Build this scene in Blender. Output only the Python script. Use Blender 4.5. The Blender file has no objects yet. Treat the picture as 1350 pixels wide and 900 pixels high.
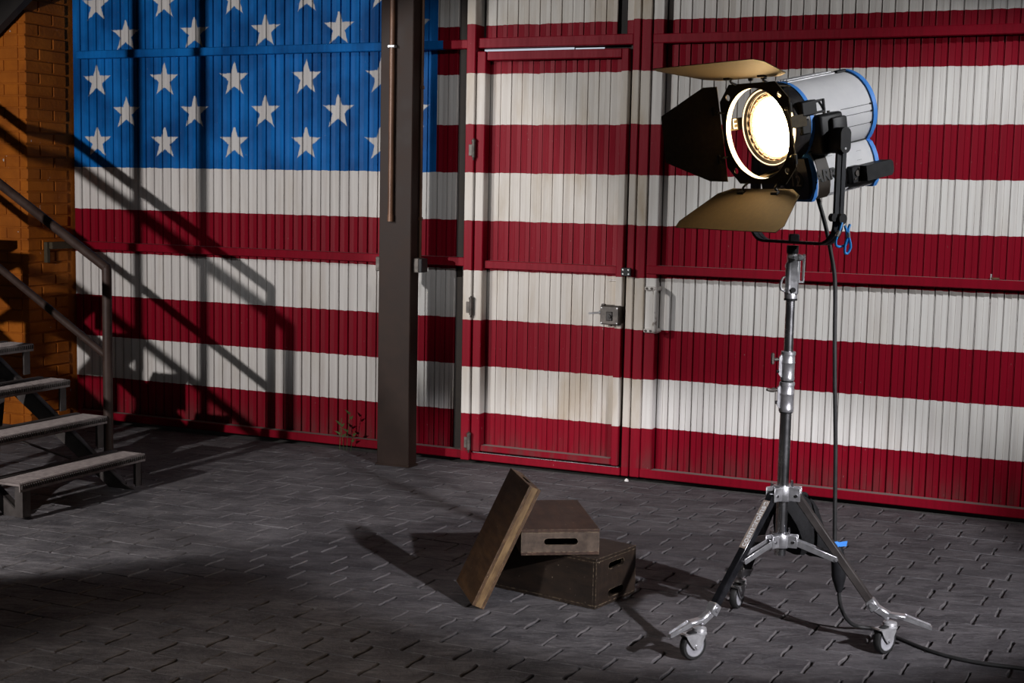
import bpy, bmesh, math, random
from mathutils import Vector, Matrix
R = math.radians
PI = math.pi
random.seed(7)
C = bpy.context.scene.collection

# ------------------------------------------------------------------ camera
cam = bpy.data.cameras.new('camera'); cam_o = bpy.data.objects.new('camera', cam); C.objects.link(cam_o)
cam.sensor_width = 36; cam.lens = 1840 / 1350 * 36; cam.clip_start = .05; cam.clip_end = 60
pitch, roll = .1075, .0203
f = Vector((0, math.cos(pitch), -math.sin(pitch))); u = Vector((0, math.sin(pitch), math.cos(pitch))); r_ = Vector((1, 0, 0))
r2 = r_ * math.cos(roll) + u * math.sin(roll); u2 = u * math.cos(roll) - r_ * math.sin(roll)
cam_o.matrix_world = Matrix(((r2.x, u2.x, -f.x, 0), (r2.y, u2.y, -f.y, 0), (r2.z, u2.z, -f.z, 1.6), (0, 0, 0, 1)))
bpy.context.scene.camera = cam_o

# gate frame: x = along the gate (s), y = into the wall, z = up
GA = 8.005; TH = math.atan(-.4524)
GM = Matrix.Translation((0, GA, 0)) @ Matrix.Rotation(TH, 4, 'Z')
def G(s, n, z): return GM @ Vector((s, -n, z))        # n = distance in front of the gate

# ------------------------------------------------------------------ world, exposure, lights
vs = bpy.context.scene.view_settings
vs.view_transform = 'Standard'; vs.look = 'None'; vs.gamma = 1; vs.exposure = 0; vs.use_curve_mapping = False
W = bpy.data.worlds.new('hall'); bpy.context.scene.world = W; W.use_nodes = True
W.node_tree.nodes['Background'].inputs[0].default_value = (.014, .0135, .0135, 1)
W.node_tree.nodes['Background'].inputs[1].default_value = 1

def spot(name, pos, target, power, angle, blend, size, col=(1, 1, 1), wide=1):
    l = bpy.data.lights.new(name, 'SPOT'); l.energy = power; l.spot_size = R(angle); l.spot_blend = blend
    l.shadow_soft_size = size; l.color = col
    o = bpy.data.objects.new(name, l); C.objects.link(o); o.location = pos
    d = Vector(target) - Vector(pos); o.rotation_euler = d.to_track_quat('-Z', 'Y').to_euler(); o.scale = (wide, 1, 1)
    return o
spot('stair_lamp', G(-1.79, 5.79, 1.72), G(-2.05, 0, .35), 700, 57, .22, .03, (1, .95, .93))
spot('floor_spot', (3.25, 1.35, 2.5), (.82, 6.15, .0), 1420, 20.5, .45, .06, (.97, .95, 1), 1.8)
spot('gate_flood', G(-2.8, 5.4, 2.9), G(.85, 0, 1.30), 770, 31, .16, .09, (1, .985, .97))
spot('gate_fill', G(4.5, 5.0, 5.2), G(2.75, 0, 1.55), 1280, 19, .7, .16, (.96, .975, 1), 1.7)
spot('column_fill', G(3.6, 6.2, 4.6), G(-.75, 0, 1.7), 420, 17, .8, .2, (.97, .98, 1), 1.3)
spot('head_light', (4.6, 3.05, 3.3), (1.08, 4.84, 1.76), 640, 14, .35, .10, (.98, .98, 1))
spot('near_floor_light', (-4.3, .6, 3.2), (-1.0, 3.95, 0), 820, 24, .7, .2, (1, .92, .86))

# ------------------------------------------------------------------ node helpers
class NT:
    def __init__(s, name):
        s.m = bpy.data.materials.new(name); s.m.use_nodes = True; s.t = s.m.node_tree; s.t.nodes.clear()
        s.out = s.n('ShaderNodeOutputMaterial')
    def n(s, ty, **k):
        nd = s.t.nodes.new(ty)
        for a, b in k.items(): setattr(nd, a, b)
        return nd
    def l(s, a, b): s.t.links.new(a, b)
    def put(s, sock, v):
        if isinstance(v, (int, float)): sock.default_value = v
        elif isinstance(v, (tuple, list)): sock.default_value = tuple(v) if len(v) == len(sock.default_value) else tuple(v) + (1,)
        else: s.l(v, sock)
    def ma(s, op, a, b=0.0, c=0.0, clamp=False):
        nd = s.n('ShaderNodeMath', operation=op); nd.use_clamp = clamp
        s.put(nd.inputs[0], a); s.put(nd.inputs[1], b); s.put(nd.inputs[2], c)
        return nd.outputs[0]
    def mix(s, fac, a, b, mode='MIX'):
        nd = s.n('ShaderNodeMix', data_type='RGBA', blend_type=mode)
        s.put(nd.inputs[0], fac); s.put(nd.inputs[6], a); s.put(nd.inputs[7], b)
        return nd.outputs[2]
    def noise(s, vec, scale, detail=4, rough=.55):
        nd = s.n('ShaderNodeTexNoise'); nd.inputs['Scale'].default_value = scale; nd.inputs['Detail'].default_value = detail
        nd.inputs['Roughness'].default_value = rough
        if vec is not None: s.l(vec, nd.inputs['Vector'])
        return nd.outputs[0]
    def mapv(s, vec, scale):
        nd = s.n('ShaderNodeMapping'); s.l(vec, nd.inputs[0]); nd.inputs['Scale'].default_value = scale
        return nd.outputs[0]
    def ramp(s, fac, stops, interp='LINEAR'):
        nd = s.n('ShaderNodeValToRGB'); cr = nd.color_ramp; cr.interpolation = interp
        while len(cr.elements) < len(stops): cr.elements.new(.5)
        for e, (p, c) in zip(cr.elements, stops):
            e.position = p; e.color = (c, c, c, 1) if isinstance(c, (int, float)) else tuple(c) + (1,)
        s.put(nd.inputs[0], fac); return nd.outputs[0]
    def ss(s, v, a, b):
        nd = s.n('ShaderNodeMapRange', interpolation_type='SMOOTHSTEP')
        s.put(nd.inputs[0], v); nd.inputs[1].default_value = a; nd.inputs[2].default_value = b
        return nd.outputs[0]
    def bsdf(s, col, rough=.5, metal=0.0, bump=None, bdist=.002, spec=.5, **k):
        b = s.n('ShaderNodeBsdfPrincipled'); s.put(b.inputs['Base Color'], col); s.put(b.inputs['Roughness'], rough)
        s.put(b.inputs['Metallic'], metal); b.inputs['Specular IOR Level'].default_value = spec
        for a, v in k.items(): s.put(b.inputs[a.replace('_', ' ')], v)
        if bump is not None:
            bn = s.n('ShaderNodeBump'); bn.inputs['Distance'].default_value = bdist; s.l(bump, bn.inputs['Height']); s.l(bn.outputs[0], b.inputs['Normal'])
        s.l(b.outputs[0], s.out.inputs[0]); return s.m

def worn(name, c1, c2, rough=.5, metal=0.0, scale=18, bump=.0006, stretch=(1, 1, 1), lo=.35, hi=.68, spec=.5):
    k = NT(name); tc = k.n('ShaderNodeTexCoord'); v = k.mapv(tc.outputs['Object'], stretch)
    n1 = k.noise(v, scale, 6, .6); fac = k.ss(n1, lo, hi)
    rr = k.ma('ADD', k.ma('MULTIPLY', n1, .25), rough - .12)
    return k.bsdf(k.mix(fac, c1, c2), rr, metal, n1 if bump else None, bump, spec)

# painted flag of stripes and stars, in gate coordinates
def paint(name, root, blue_edge=None, grime=1.0, rail=False):
    k = NT(name); tc = k.n('ShaderNodeTexCoord'); tc.object = root
    P = tc.outputs['Object']; sx = k.n('ShaderNodeSeparateXYZ'); k.l(P, sx.inputs[0]); X, Z = sx.outputs[0], sx.outputs[2]
    wob = k.ma('MULTIPLY', k.ma('SUBTRACT', k.noise(k.mapv(P, (15, 0, .1)), 1, 2), .5), .014)
    zz = k.ma('DIVIDE', k.ma('ADD', Z, wob), 3.2)
    red, wht = (.205, .0022, .0125), (.66, .64, .615)
    b = [0, .295, .570, .848, 1.132, 1.414, 1.69, 1.9696, 2.2515, 2.5365, 2.82, 3.1]
    col = k.ramp(zz, [(v / 3.2, red if i % 2 == 0 else wht) for i, v in enumerate(b)], 'CONSTANT')
    iswht = k.ramp(zz, [(v / 3.2, float(i % 2)) for i, v in enumerate(b)], 'CONSTANT')
    if blue_edge is not None:
        st = lambda t: k.ma('GREATER_THAN', Z, t)
        g1, g2, g3, g4 = st(1.962), st(2.16), st(2.41), st(2.651)
        zc = k.ma('ADD', 1.866, k.ma('MULTIPLY', g1, .192))
        for g, d in ((g2, .204), (g3, .291), (g4, .200)): zc = k.ma('ADD', zc, k.ma('MULTIPLY', g, d))
        isb = k.ma('ADD', k.ma('SUBTRACT', g1, g2), k.ma('SUBTRACT', g3, g4))
        d = k.ma('ADD', X, 1.977)
        v = k.ma('ADD', k.ma('MULTIPLY', d, 1.8615), k.ma('MULTIPLY', k.ma('MULTIPLY', d, d), .02898))
        v = k.ma('ADD', k.ma('SUBTRACT', v, k.ma('MULTIPLY', isb, .435)), .5)
        fx = k.ma('MULTIPLY', k.ma('SUBTRACT', k.ma('SUBTRACT', v, k.ma('FLOOR', v)), .5), .5375)
        dz = k.ma('SUBTRACT', Z, zc)
        rr = k.ma('SQRT', k.ma('ADD', k.ma('MULTIPLY', fx, fx), k.ma('MULTIPLY', dz, dz)))
        an = k.ma('ADD', k.ma('ARCTAN2', fx, dz), 2 * PI + PI / 5)
        m = k.ma('ABSOLUTE', k.ma('SUBTRACT', k.ma('MODULO', an, 2 * PI / 5), PI / 5))
        Ro = .110; ri = Ro * .40; c36, s36 = math.cos(PI / 5), math.sin(PI / 5)
        nx, ny = ri * s36, Ro - ri * c36; L = math.hypot(nx, ny); nx /= L; ny /= L
        sd = k.ma('ADD', k.ma('MULTIPLY', k.ma('SUBTRACT', k.ma('MULTIPLY', rr, k.ma('COSINE', m)), Ro), nx), k.ma('MULTIPLY', k.ma('MULTIPLY', rr, k.ma('SINE', m)), ny))
        soft = k.ma('MULTIPLY', k.ma('SUBTRACT', k.noise(P, 40, 2), .5), .012)
        star = k.ss(k.ma('ADD', sd, soft), .004, -.004)
        star = k.ma('MULTIPLY', star, k.ma('GREATER_THAN', X, -3.2))
        blotch = k.noise(k.mapv(P, (1, 1, .8)), 3.2, 5)
        blue = k.mix(k.ss(blotch, .3, .7), (.002, .062, .23), (.006, .16, .52))
        if not rail: blue = k.mix(star, blue, (.60, .59, .58))
        isb2 = k.ma('MULTIPLY', k.ma('LESS_THAN', X, blue_edge), k.ma('GREATER_THAN', k.ma('ADD', Z, wob), 1.700))
        col = k.mix(isb2, col, blue)
        iswht = k.ma('MULTIPLY', iswht, k.ma('SUBTRACT', 1, isb2))
    # brush streaks, stains and grime
    streak = k.noise(k.mapv(P, (42, 42, 1.1)), 1, 4, .6)
    col = k.mix(k.ma('MULTIPLY', k.ss(streak, .35, .75), .5), col, k.mix(1.0, col, (.62, .58, .58), 'MULTIPLY'))
    if grime > 1: col = k.mix(k.ma('MULTIPLY', iswht, min(.85, .45 * (grime - 1) + .2)), col, (.50, .455, .40))
    stain = k.ss(k.noise(k.mapv(P, (5.5, 5.5, 1.4)), 1, 5, .6), .50 - .10 * (grime > 1), .78)
    col = k.mix(k.ma('MULTIPLY', k.ma('MULTIPLY', stain, iswht), .62 * grime), col, (.40, .325, .24))
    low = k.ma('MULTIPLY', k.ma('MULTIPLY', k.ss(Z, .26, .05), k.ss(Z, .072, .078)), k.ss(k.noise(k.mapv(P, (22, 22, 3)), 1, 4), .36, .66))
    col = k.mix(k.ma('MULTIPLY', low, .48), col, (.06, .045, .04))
    chip = k.ss(k.noise(k.mapv(P, (120, 120, 60)), 1, 2), .745, .77)
    col = k.mix(k.ma('MULTIPLY', chip, .5), col, (.35, .3, .28))
    # dust lies on what faces up, coloured paler to stand for light from above
    ge = k.n('ShaderNodeNewGeometry'); s2 = k.n('ShaderNodeSeparateXYZ'); k.l(ge.outputs['True Normal'], s2.inputs[0])
    col = k.mix(k.ma('MULTIPLY', k.ss(s2.outputs[2], .7, .95), .9), col, (.26, .225, .205))
    rough = k.ma('ADD', .40, k.ma('MULTIPLY', streak, .16))
    rough = k.ma('ADD', rough, k.ma('MULTIPLY', iswht, .12))
    return k.bsdf(col, rough, 0, k.noise(k.mapv(P, (60, 60, 14)), 1, 4), .0009, .10)

# ------------------------------------------------------------------ materials
M = {}
def mat_wood(nm, c1, c2):
    k = NT(nm); tc = k.n('ShaderNodeTexCoord'); P = tc.outputs['Object']
    oi = k.n('ShaderNodeObjectInfo')
    g = k.noise(k.mapv(P, (14, 3.2, 14)), 2.2, 6, .62); b2 = k.noise(P, 7, 4)
    col = k.mix(k.ss(g, .3, .72), c1, c2)
    col = k.mix(k.ma('MULTIPLY', k.ss(b2, .5, .8), .6), col, (.03, .017, .010))
    nb = k.noise(k.mapv(P, (60, 60, 60)), 1, 3)
    ge = k.n('ShaderNodeNewGeometry'); bev = k.n('ShaderNodeBevel', samples=6); bev.inputs[0].default_value = .004
    dt = k.n('ShaderNodeVectorMath', operation='DOT_PRODUCT'); k.l(ge.outputs['True Normal'], dt.inputs[0]); k.l(bev.outputs[0], dt.inputs[1])
    edge = k.ma('MULTIPLY', k.ss(dt.outputs['Value'], .985, .90), k.ss(nb, .40, .62))
    col = k.mix(k.ma('MULTIPLY', edge, .8), col, (.30, .23, .15))
    col = k.mix(k.ma('MULTIPLY', k.ss(k.noise(P, 70, 2), .70, .76), .7), col, (.32, .26, .19))
    return k.bsdf(col, k.ma('ADD', .42, k.ma('MULTIPLY', b2, .25)), 0, g, .0008, .45)
M['wood'] = mat_wood('brown_box_wood', (.044, .022, .010), (.105, .055, .024))
M['wood_dark'] = mat_wood('dark_box_wood', (.010, .0060, .0038), (.024, .0140, .0085))
M['wood_end'] = mat_wood('grey_brown_box_wood', (.055, .038, .028), (.110, .078, .056))
M['wood_top'] = mat_wood('reddish_box_wood', (.026, .0125, .008), (.062, .030, .018))
M['wood_edge'] = worn('worn_plywood_edge', (.10, .056, .022), (.21, .13, .055), .55, 0, 40, .0008, (1, 1, .25))
M['steel_brown'] = worn('brown_painted_steel', (.017, .0090, .0065), (.025, .0140, .0102), .60, 0, 7, .0006, spec=.2)
M['rail_steel'] = worn('dark_railing_paint', (.025, .0145, .0115), (.040, .025, .0205), .50, 0, 10, .0005, spec=.2)
M['stair_steel'] = worn('dull_stair_steel', (.026, .021, .0195), (.046, .039, .036), .6, .1, 14, .001)
M['tread_steel'] = worn('dusty_tread_steel', (.12, .100, .096), (.185, .158, .150), .65, .1, 25, .0015)
M['copper'] = worn('rusty_copper_pipe', (.085, .040, .022), (.17, .085, .048), .45, .2, 22, .0005, (1, 1, .2))
M['galv'] = worn('galvanised_steel', (.42, .42, .43), (.55, .55, .56), .40, .6, 30, .0004)
M['chrome'] = worn('chrome', (.62, .62, .64), (.72, .72, .74), .25, 1, 12, 0)
M['alu'] = worn('cast_aluminium', (.55, .55, .57), (.70, .70, .72), .33, .85, 40, .0006)
M['black_steel'] = worn('black_chromed_leg', (.010, .010, .012), (.022, .022, .025), .20, .2, 14, 0)
M['black'] = worn('black_plastic', (.009, .009, .010), (.015, .015, .017), .50, 0, 30, .0003, spec=.25)
M['black_matt'] = worn('matt_black_metal', (.050, .039, .025), (.066, .052, .032), .66, 0, 60, .0004, spec=.2)
M['bezel'] = worn('dark_bezel', (.016, .015, .017), (.028, .026, .026), .45, .1, 20, .0003)
M['navy'] = worn('dark_navy_panel', (.010, .011, .022), (.016, .017, .030), .4, 0, 20, .0003)
M['grey_bar'] = worn('grey_yoke_bar', (.024, .025, .029), (.040, .042, .048), .45, .1, 30, .0003, (1, 1, .2), spec=.3)
M['shell'] = worn('white_lamp_shell', (.62, .62, .64), (.68, .68, .69), .62, 0, 9, .0002, spec=.25)
M['blue'] = worn('blue_trim', (.06, .25, .72), (.08, .30, .80), .45, 0, 12, .0002, spec=.3)
M['blue_cord'] = worn('blue_cord', (.02, .24, .68), (.04, .33, .80), .45, 0, 60, .0004)
M['rubber'] = worn('black_rubber', (.010, .010, .010), (.018, .018, .018), .6, 0, 40, .0004)
M['wheel_grey'] = worn('grey_wheel_core', (.26, .26, .28), (.33, .33, .35), .5, 0, 20, .0003)
M['fabric'] = worn('black_bag_fabric', (.006, .006, .0065), (.012, .012, .013), .8, 0, 90, .0012, spec=.25)
M['label_brown'] = worn('brown_label_foil', (.022, .0145, .009), (.034, .023, .014), .6, .0, 20, .0003)
M['ink'] = worn('black_ink', (.008, .008, .009), (.012, .012, .012), .5, 0, 30, 0)
M['number'] = worn('dim_tan_print', (.30, .24, .17), (.34, .27, .20), .5, 0, 30, 0)
M['sticker'] = worn('tan_sticker', (.36, .285, .235), (.44, .36, .30), .5, 0, 40, .0003)
M['sticker_print'] = worn('pale_sticker_print', (.82, .82, .82), (.88, .88, .88), .5, 0, 40, 0)
M['metal_grime'] = worn('grimy_lock_steel', (.050, .042, .036), (.115, .098, .086), .5, .3, 30, .0008)
M['handle_white'] = worn('chipped_white_handle', (.56, .53, .50), (.20, .165, .14), .45, .1, 30, .0006, lo=.55, hi=.68)
M['dark_gap'] = worn('gap_shade_and_pin_brown', (.020, .015, .012), (.034, .027, .020), .7, 0, 12, .0006)  # shade of the gaps put into a dark brown; hinge pins share it
M['leaf_green'] = worn('weed_green', (.035, .07, .015), (.06, .11, .03), .6, 0, 30, 0)
M['plaster_white'] = worn('white_chip', (.6, .58, .56), (.7, .68, .66), .7, 0, 30, .001)
M['backing'] = worn('backing_and_beam_shade', (.012, .010, .010), (.018, .015, .014), .8, 0, 10, 0)  # backing sheets; also painted shade for the upper stair beam
def mat_brick():
    k = NT('orange_painted_brick'); tc = k.n('ShaderNodeTexCoord'); oi = k.n('ShaderNodeObjectInfo')
    ge = k.n('ShaderNodeNewGeometry'); P = ge.outputs['Position']
    n1 = k.noise(P, 5, 5); n2 = k.noise(P, 45, 4)
    col = k.mix(k.ss(n1, .3, .7), (.25, .066, .006), (.40, .115, .010))
    col = k.mix(k.ma('MULTIPLY', oi.outputs['Random'], .35), col, (.22, .066, .014))
    col = k.mix(k.ss(k.noise(P, 28, 3), .72, .76), col, (.45, .42, .40))
    return k.bsdf(col, .7, 0, n2, .003, .15)
M['brick'] = mat_brick()
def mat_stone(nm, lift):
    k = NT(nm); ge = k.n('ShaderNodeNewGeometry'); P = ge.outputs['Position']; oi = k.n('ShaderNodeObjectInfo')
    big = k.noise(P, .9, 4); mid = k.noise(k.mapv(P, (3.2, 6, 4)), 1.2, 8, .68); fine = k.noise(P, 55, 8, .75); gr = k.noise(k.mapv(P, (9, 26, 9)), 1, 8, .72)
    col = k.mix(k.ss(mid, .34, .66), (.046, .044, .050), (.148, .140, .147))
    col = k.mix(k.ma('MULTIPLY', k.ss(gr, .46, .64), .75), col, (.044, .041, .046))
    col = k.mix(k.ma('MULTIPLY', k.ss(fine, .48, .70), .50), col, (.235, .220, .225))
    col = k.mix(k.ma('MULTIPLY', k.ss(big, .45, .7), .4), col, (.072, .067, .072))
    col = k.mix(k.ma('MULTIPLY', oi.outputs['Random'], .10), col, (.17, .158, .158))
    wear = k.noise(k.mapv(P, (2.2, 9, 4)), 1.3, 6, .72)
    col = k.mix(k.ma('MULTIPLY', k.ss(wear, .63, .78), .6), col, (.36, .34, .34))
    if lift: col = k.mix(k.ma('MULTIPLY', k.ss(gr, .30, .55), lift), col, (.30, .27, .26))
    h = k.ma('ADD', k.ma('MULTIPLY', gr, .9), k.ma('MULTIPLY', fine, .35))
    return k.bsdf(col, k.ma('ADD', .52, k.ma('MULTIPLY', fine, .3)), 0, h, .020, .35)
M['stone'] = mat_stone('grey_paving_stone', 0); M['stone_edge'] = mat_stone('worn_highlit_stone_edge', .30)  # paler joint ends: wear, with the joint highlights put into the colour
M['mortar'] = worn('dark_joint_bed', (.07, .064, .062), (.12, .11, .105), .85, 0, 30, .003)
def mat_glow(name, col, stre):
    k = NT(name); e = k.n('ShaderNodeEmission'); k.put(e.inputs[0], col); e.inputs[1].default_value = stre
    k.l(e.outputs[0], k.out.inputs[0]); return k.m
M['glow'] = mat_glow('lit_lens_glass', (1, .66, .31), 62)
M['glow_rim'] = mat_glow('lit_lens_rim', (1, .72, .38), 2.6)
def mat_glass():
    k = NT('lens_ridge_glass'); return k.bsdf((.95, .82, .6), .12, 0, None, spec=.6, Emission_Color=(1, .70, .35, 1), Emission_Strength=.55)
M['ridge'] = mat_glass()
M['daylight_gap'] = mat_glow('daylight_through_gap', (.80, .88, 1), .62)

# ------------------------------------------------------------------ mesh helpers
def box(bm, x0, x1, y0, y1, z0, z1, bev=0.0, mtx=None, seg=1):
    vv = [bm.verts.new((x, y, z)) for x in (x0, x1) for y in (y0, y1) for z in (z0, z1)]
    F = [(0, 1, 3, 2), (4, 6, 7, 5), (0, 4, 5, 1), (2, 3, 7, 6), (0, 2, 6, 4), (1, 5, 7, 3)]
    fs = [bm.faces.new([vv[i] for i in t]) for t in F]
    if bev:
        es = list({e for ff in fs for e in ff.edges})
        rr = bmesh.ops.bevel(bm, geom=es, offset=bev, segments=seg, affect='EDGES', profile=.5)
        vv = list({v for ff in rr['faces'] for v in ff.verts} | {v for v in vv if v.is_valid})
    if mtx is not None: bmesh.ops.transform(bm, matrix=mtx, verts=[v for v in vv if v.is_valid])
def frame_to(p, q, up=Vector((0, 0, 1))):
    p = Vector(p); q = Vector(q); z = (q - p).normalized()
    a = up if abs(z.dot(up)) < .98 else Vector((0, 1, 0))
    x = a.cross(z).normalized(); y = z.cross(x)
    return Matrix(((x.x, y.x, z.x, p.x), (x.y, y.y, z.y, p.y), (x.z, y.z, z.z, p.z), (0, 0, 0, 1))), (q - p).length
def bar(bm, p, q, w, d, bev=0.0, up=Vector((0, 0, 1))):          # w across (horizontal), d in the upward sense
    m, L = frame_to(p, q, up); box(bm, -w / 2, w / 2, -d / 2, d / 2, 0, L, bev, m)
def cyl(bm, p, q, r1, r2=None, n=20, caps=True):
    r2 = r1 if r2 is None else r2; m, L = frame_to(p, q)
    a = [bm.verts.new(m @ Vector((r1 * math.cos(2 * PI * i / n), r1 * math.sin(2 * PI * i / n), 0))) for i in range(n)]
    b = [bm.verts.new(m @ Vector((r2 * math.cos(2 * PI * i / n), r2 * math.sin(2 * PI * i / n), L))) for i in range(n)]
    for i in range(n): bm.faces.new((a[i], a[(i + 1) % n], b[(i + 1) % n], b[i]))
    if caps: bm.faces.new(a[::-1]); bm.faces.new(b)
def lathe(bm, prof, p=(0, 0, 0), q=(0, 0, 1), n=32, closed=False):  # prof = [(radius, height)] along p->q
    m, L = frame_to(p, q); rings = []
    for r, h in prof: rings.append([bm.verts.new(m @ Vector((r * math.cos(2 * PI * i / n), r * math.sin(2 * PI * i / n), h))) for i in range(n)])
    k = len(rings)
    for j in range(k if closed else k - 1):
        a, b = rings[j], rings[(j + 1) % k]
        for i in range(n): bm.faces.new((a[i], a[(i + 1) % n], b[(i + 1) % n], b[i]))
    if not closed:
        if prof[0][0] > 1e-5: bm.faces.new(rings[0][::-1])
        if prof[-1][0] > 1e-5: bm.faces.new(rings[-1])
def smooth_path(pts, sub=6):
    pts = [Vector(p) for p in pts]; out = []
    for i in range(len(pts) - 1):
        p0 = pts[max(i - 1, 0)]; p1 = pts[i]; p2 = pts[i + 1]; p3 = pts[min(i + 2, len(pts) - 1)]
        for t in [j / sub for j in range(sub)]:
            out.append(.5 * ((2 * p1) + (p2 - p0) * t + (2 * p0 - 5 * p1 + 4 * p2 - p3) * t * t + (3 * p1 - p0 - 3 * p2 + p3) * t ** 3))
    out.append(pts[-1]); return out
def tube(bm, pts, r, n=10, closed=False):
    pts = [Vector(p) for p in pts]; rings = []; k = len(pts); prev = None
    for i, p in enumerate(pts):
        a = pts[i - 1] if (i or closed) else p; b = pts[(i + 1) % k] if (i < k - 1 or closed) else p
        t = (b - a).normalized()
        if prev is None:
            up = Vector((0, 0, 1)) if abs(t.z) < .9 else Vector((0, 1, 0)); x = up.cross(t).normalized()
        else: x = (prev - t * prev.dot(t)).normalized()
        prev = x; y = t.cross(x); rad = r(i / (k - 1)) if callable(r) else r
        rings.append([bm.verts.new(p + x * rad * math.cos(2 * PI * j / n) + y * rad * math.sin(2 * PI * j / n)) for j in range(n)])
    for i in range(k if closed else k - 1):
        a, b = rings[i], rings[(i + 1) % k]
        for j in range(n): bm.faces.new((a[j], a[(j + 1) % n], b[(j + 1) % n], b[j]))
    if not closed: bm.faces.new(rings[0][::-1]); bm.faces.new(rings[-1])
def prism(bm, poly, d0, d1, fn):      # poly [(a,b)], extruded between d0,d1; fn(a,b,d) -> point
    a = [bm.verts.new(fn(x, y, d0)) for x, y in poly]; b = [bm.verts.new(fn(x, y, d1)) for x, y in poly]; n = len(poly)
    for i in range(n): bm.faces.new((a[i], a[(i + 1) % n], b[(i + 1) % n], b[i]))
    bm.faces.new(a[::-1]); bm.faces.new(b)
def obj(name, bm, m, parent=None, smooth=True, ang=38):
    bmesh.ops.recalc_face_normals(bm, faces=bm.faces)
    me = bpy.data.meshes.new(name); bm.to_mesh(me); bm.free()
    for mm in (m if isinstance(m, (list, tuple)) else [m]): me.materials.append(mm)
    if smooth:
        me.polygons.foreach_set('use_smooth', [True] * len(me.polygons)); me.set_sharp_from_angle(angle=R(ang))
    o = bpy.data.objects.new(name, me); C.objects.link(o)
    if parent: o.parent = level(parent)
    return o
def level(p):                       # thing > part > sub-part, no deeper
    while p.parent and p.parent.parent: p = p.parent
    return p
def stuff(o): o['kind'] = 'stuff'; return o
def inst(o, name=None, parent=None, loc=None):
    c = o.copy(); C.objects.link(c)
    if parent: c.parent = parent
    if loc is not None: c.location = loc
    return c
def part(name, m, parent, *fns, **k):
    bm = bmesh.new()
    for fn in fns: fn(bm)
    return obj(name, bm, m, parent, **k)
def parts(name, m, parent, *fns, **k):
    return [part(name, m, parent, f_, **k) for f_ in fns]
def thing(name, label, cat, mtx=None, group=None):
    o = bpy.data.objects.new(name, None); C.objects.link(o); o.empty_display_size = .1
    if mtx is not None: o.matrix_world = mtx
    o['label'] = label; o['category'] = cat
    if group: o['group'] = group
    return o
def tag(o, label, cat, group=None):
    o['label'] = label; o['category'] = cat
    if group: o['group'] = group
    return o
def structure(name, label, mtx=None):
    o = bpy.data.objects.new(name, None); C.objects.link(o); o['kind'] = 'structure'; o['label'] = label
    if mtx is not None: o.matrix_world = mtx
    return o
def text_mesh(name, body, size, m, parent, mtx, ext=.0006, align='CENTER', shear=0, off=0):
    cu = bpy.data.curves.new(name, 'FONT'); cu.body = body; cu.size = size; cu.align_x = align; cu.align_y = 'CENTER'; cu.extrude = ext; cu.shear = shear; cu.offset = off
    t = bpy.data.objects.new(name, cu); C.objects.link(t); bpy.context.view_layer.update()
    me = bpy.data.meshes.new_from_object(t.evaluated_get(bpy.context.evaluated_depsgraph_get()))
    bpy.data.objects.remove(t); bpy.data.curves.remove(cu); me.name = name; me.materials.clear(); me.materials.append(m)
    o = bpy.data.objects.new(name, me); C.objects.link(o); o.parent = level(parent); o.matrix_local = mtx
    return o

# ================================================================== STRUCTURE
# ------------------------------------------------------------------ floor of printed paving stones
fl_bm = bmesh.new(); box(fl_bm, -9, 9, -14, .5, -.10, -.011)
floor = obj('floor', fl_bm, M['mortar'], smooth=False); floor.matrix_world = GM; floor['kind'] = 'structure'; floor['label'] = 'grey floor of small keyed paving stones in gate-parallel rows'
PL, PW = .205, .142
def stone_verts(L, seed, gap, rowgap):
    rnd = random.Random(seed); n = 5; w = PW / 2 - rowgap
    amp = (.0012 + (seed * 37 % 10) * .00040)
    def end(sign):
        pts = []
        for i in range(n + 1):
            t = i / n; y = -w + 2 * w * t
            dx = amp * math.sin((t - .5) * 2 * PI) + rnd.uniform(-.0020, .0020)
            pts.append((sign * (L / 2 - gap) + dx, y + (rnd.uniform(-.0012, .0006) if i == n else rnd.uniform(-.0006, .0012) if i == 0 else 0)))
        return pts
    a = end(-1); b = end(1)
    mid = lambda sg: [(sg * x + rnd.uniform(-.012, .012), sg * (w + rnd.uniform(-.0022, .0004))) for x in (-.055, 0, .055)]
    return a + mid(1) + b[::-1] + mid(-1)
def add_stone(bm, cx, cy, poly, rnd):
    tx, ty = rnd.uniform(-.0045, .0045), rnd.uniform(-.004, .004); dz = rnd.uniform(-.0012, .0012)
    n = len(poly); ne = 6
    def inn(i, k):
        x, y = poly[i]; e = i < 6 or 9 <= i < 15
        return (x - (math.copysign(.0036 * k, x) if e else 0), y - math.copysign(.0009 * k, y))
    bot = [bm.verts.new((cx + x, cy + y, -.0115)) for x, y in poly]
    mid = [bm.verts.new((cx + x, cy + y, -.0030 + dz + tx * x + ty * y)) for x, y in poly]
    top = [bm.verts.new((cx + inn(i, 1)[0], cy + inn(i, 1)[1], dz + tx * poly[i][0] + ty * poly[i][1] + (rnd.uniform(0, .0016) if (i < 6 or 9 <= i < 15) else 0))) for i in range(n)]
    for r0, r1, lay in ((bot, mid, 0), (mid, top, 1)):
        for i in range(n):
            fc = bm.faces.new((r0[i], r0[(i + 1) % n], r1[(i + 1) % n], r1[i]))
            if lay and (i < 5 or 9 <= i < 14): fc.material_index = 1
    bm.faces.new(top)
protos = []
for sd in range(20):
    bm = bmesh.new(); rn = random.Random(sd + 40); add_stone(bm, 0, 0, stone_verts(PL * rn.uniform(.965, 1.0), sd, .0024, .0004 if sd < 10 else .0022), rn)
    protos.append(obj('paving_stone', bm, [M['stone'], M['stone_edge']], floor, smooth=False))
stones = []
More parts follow.
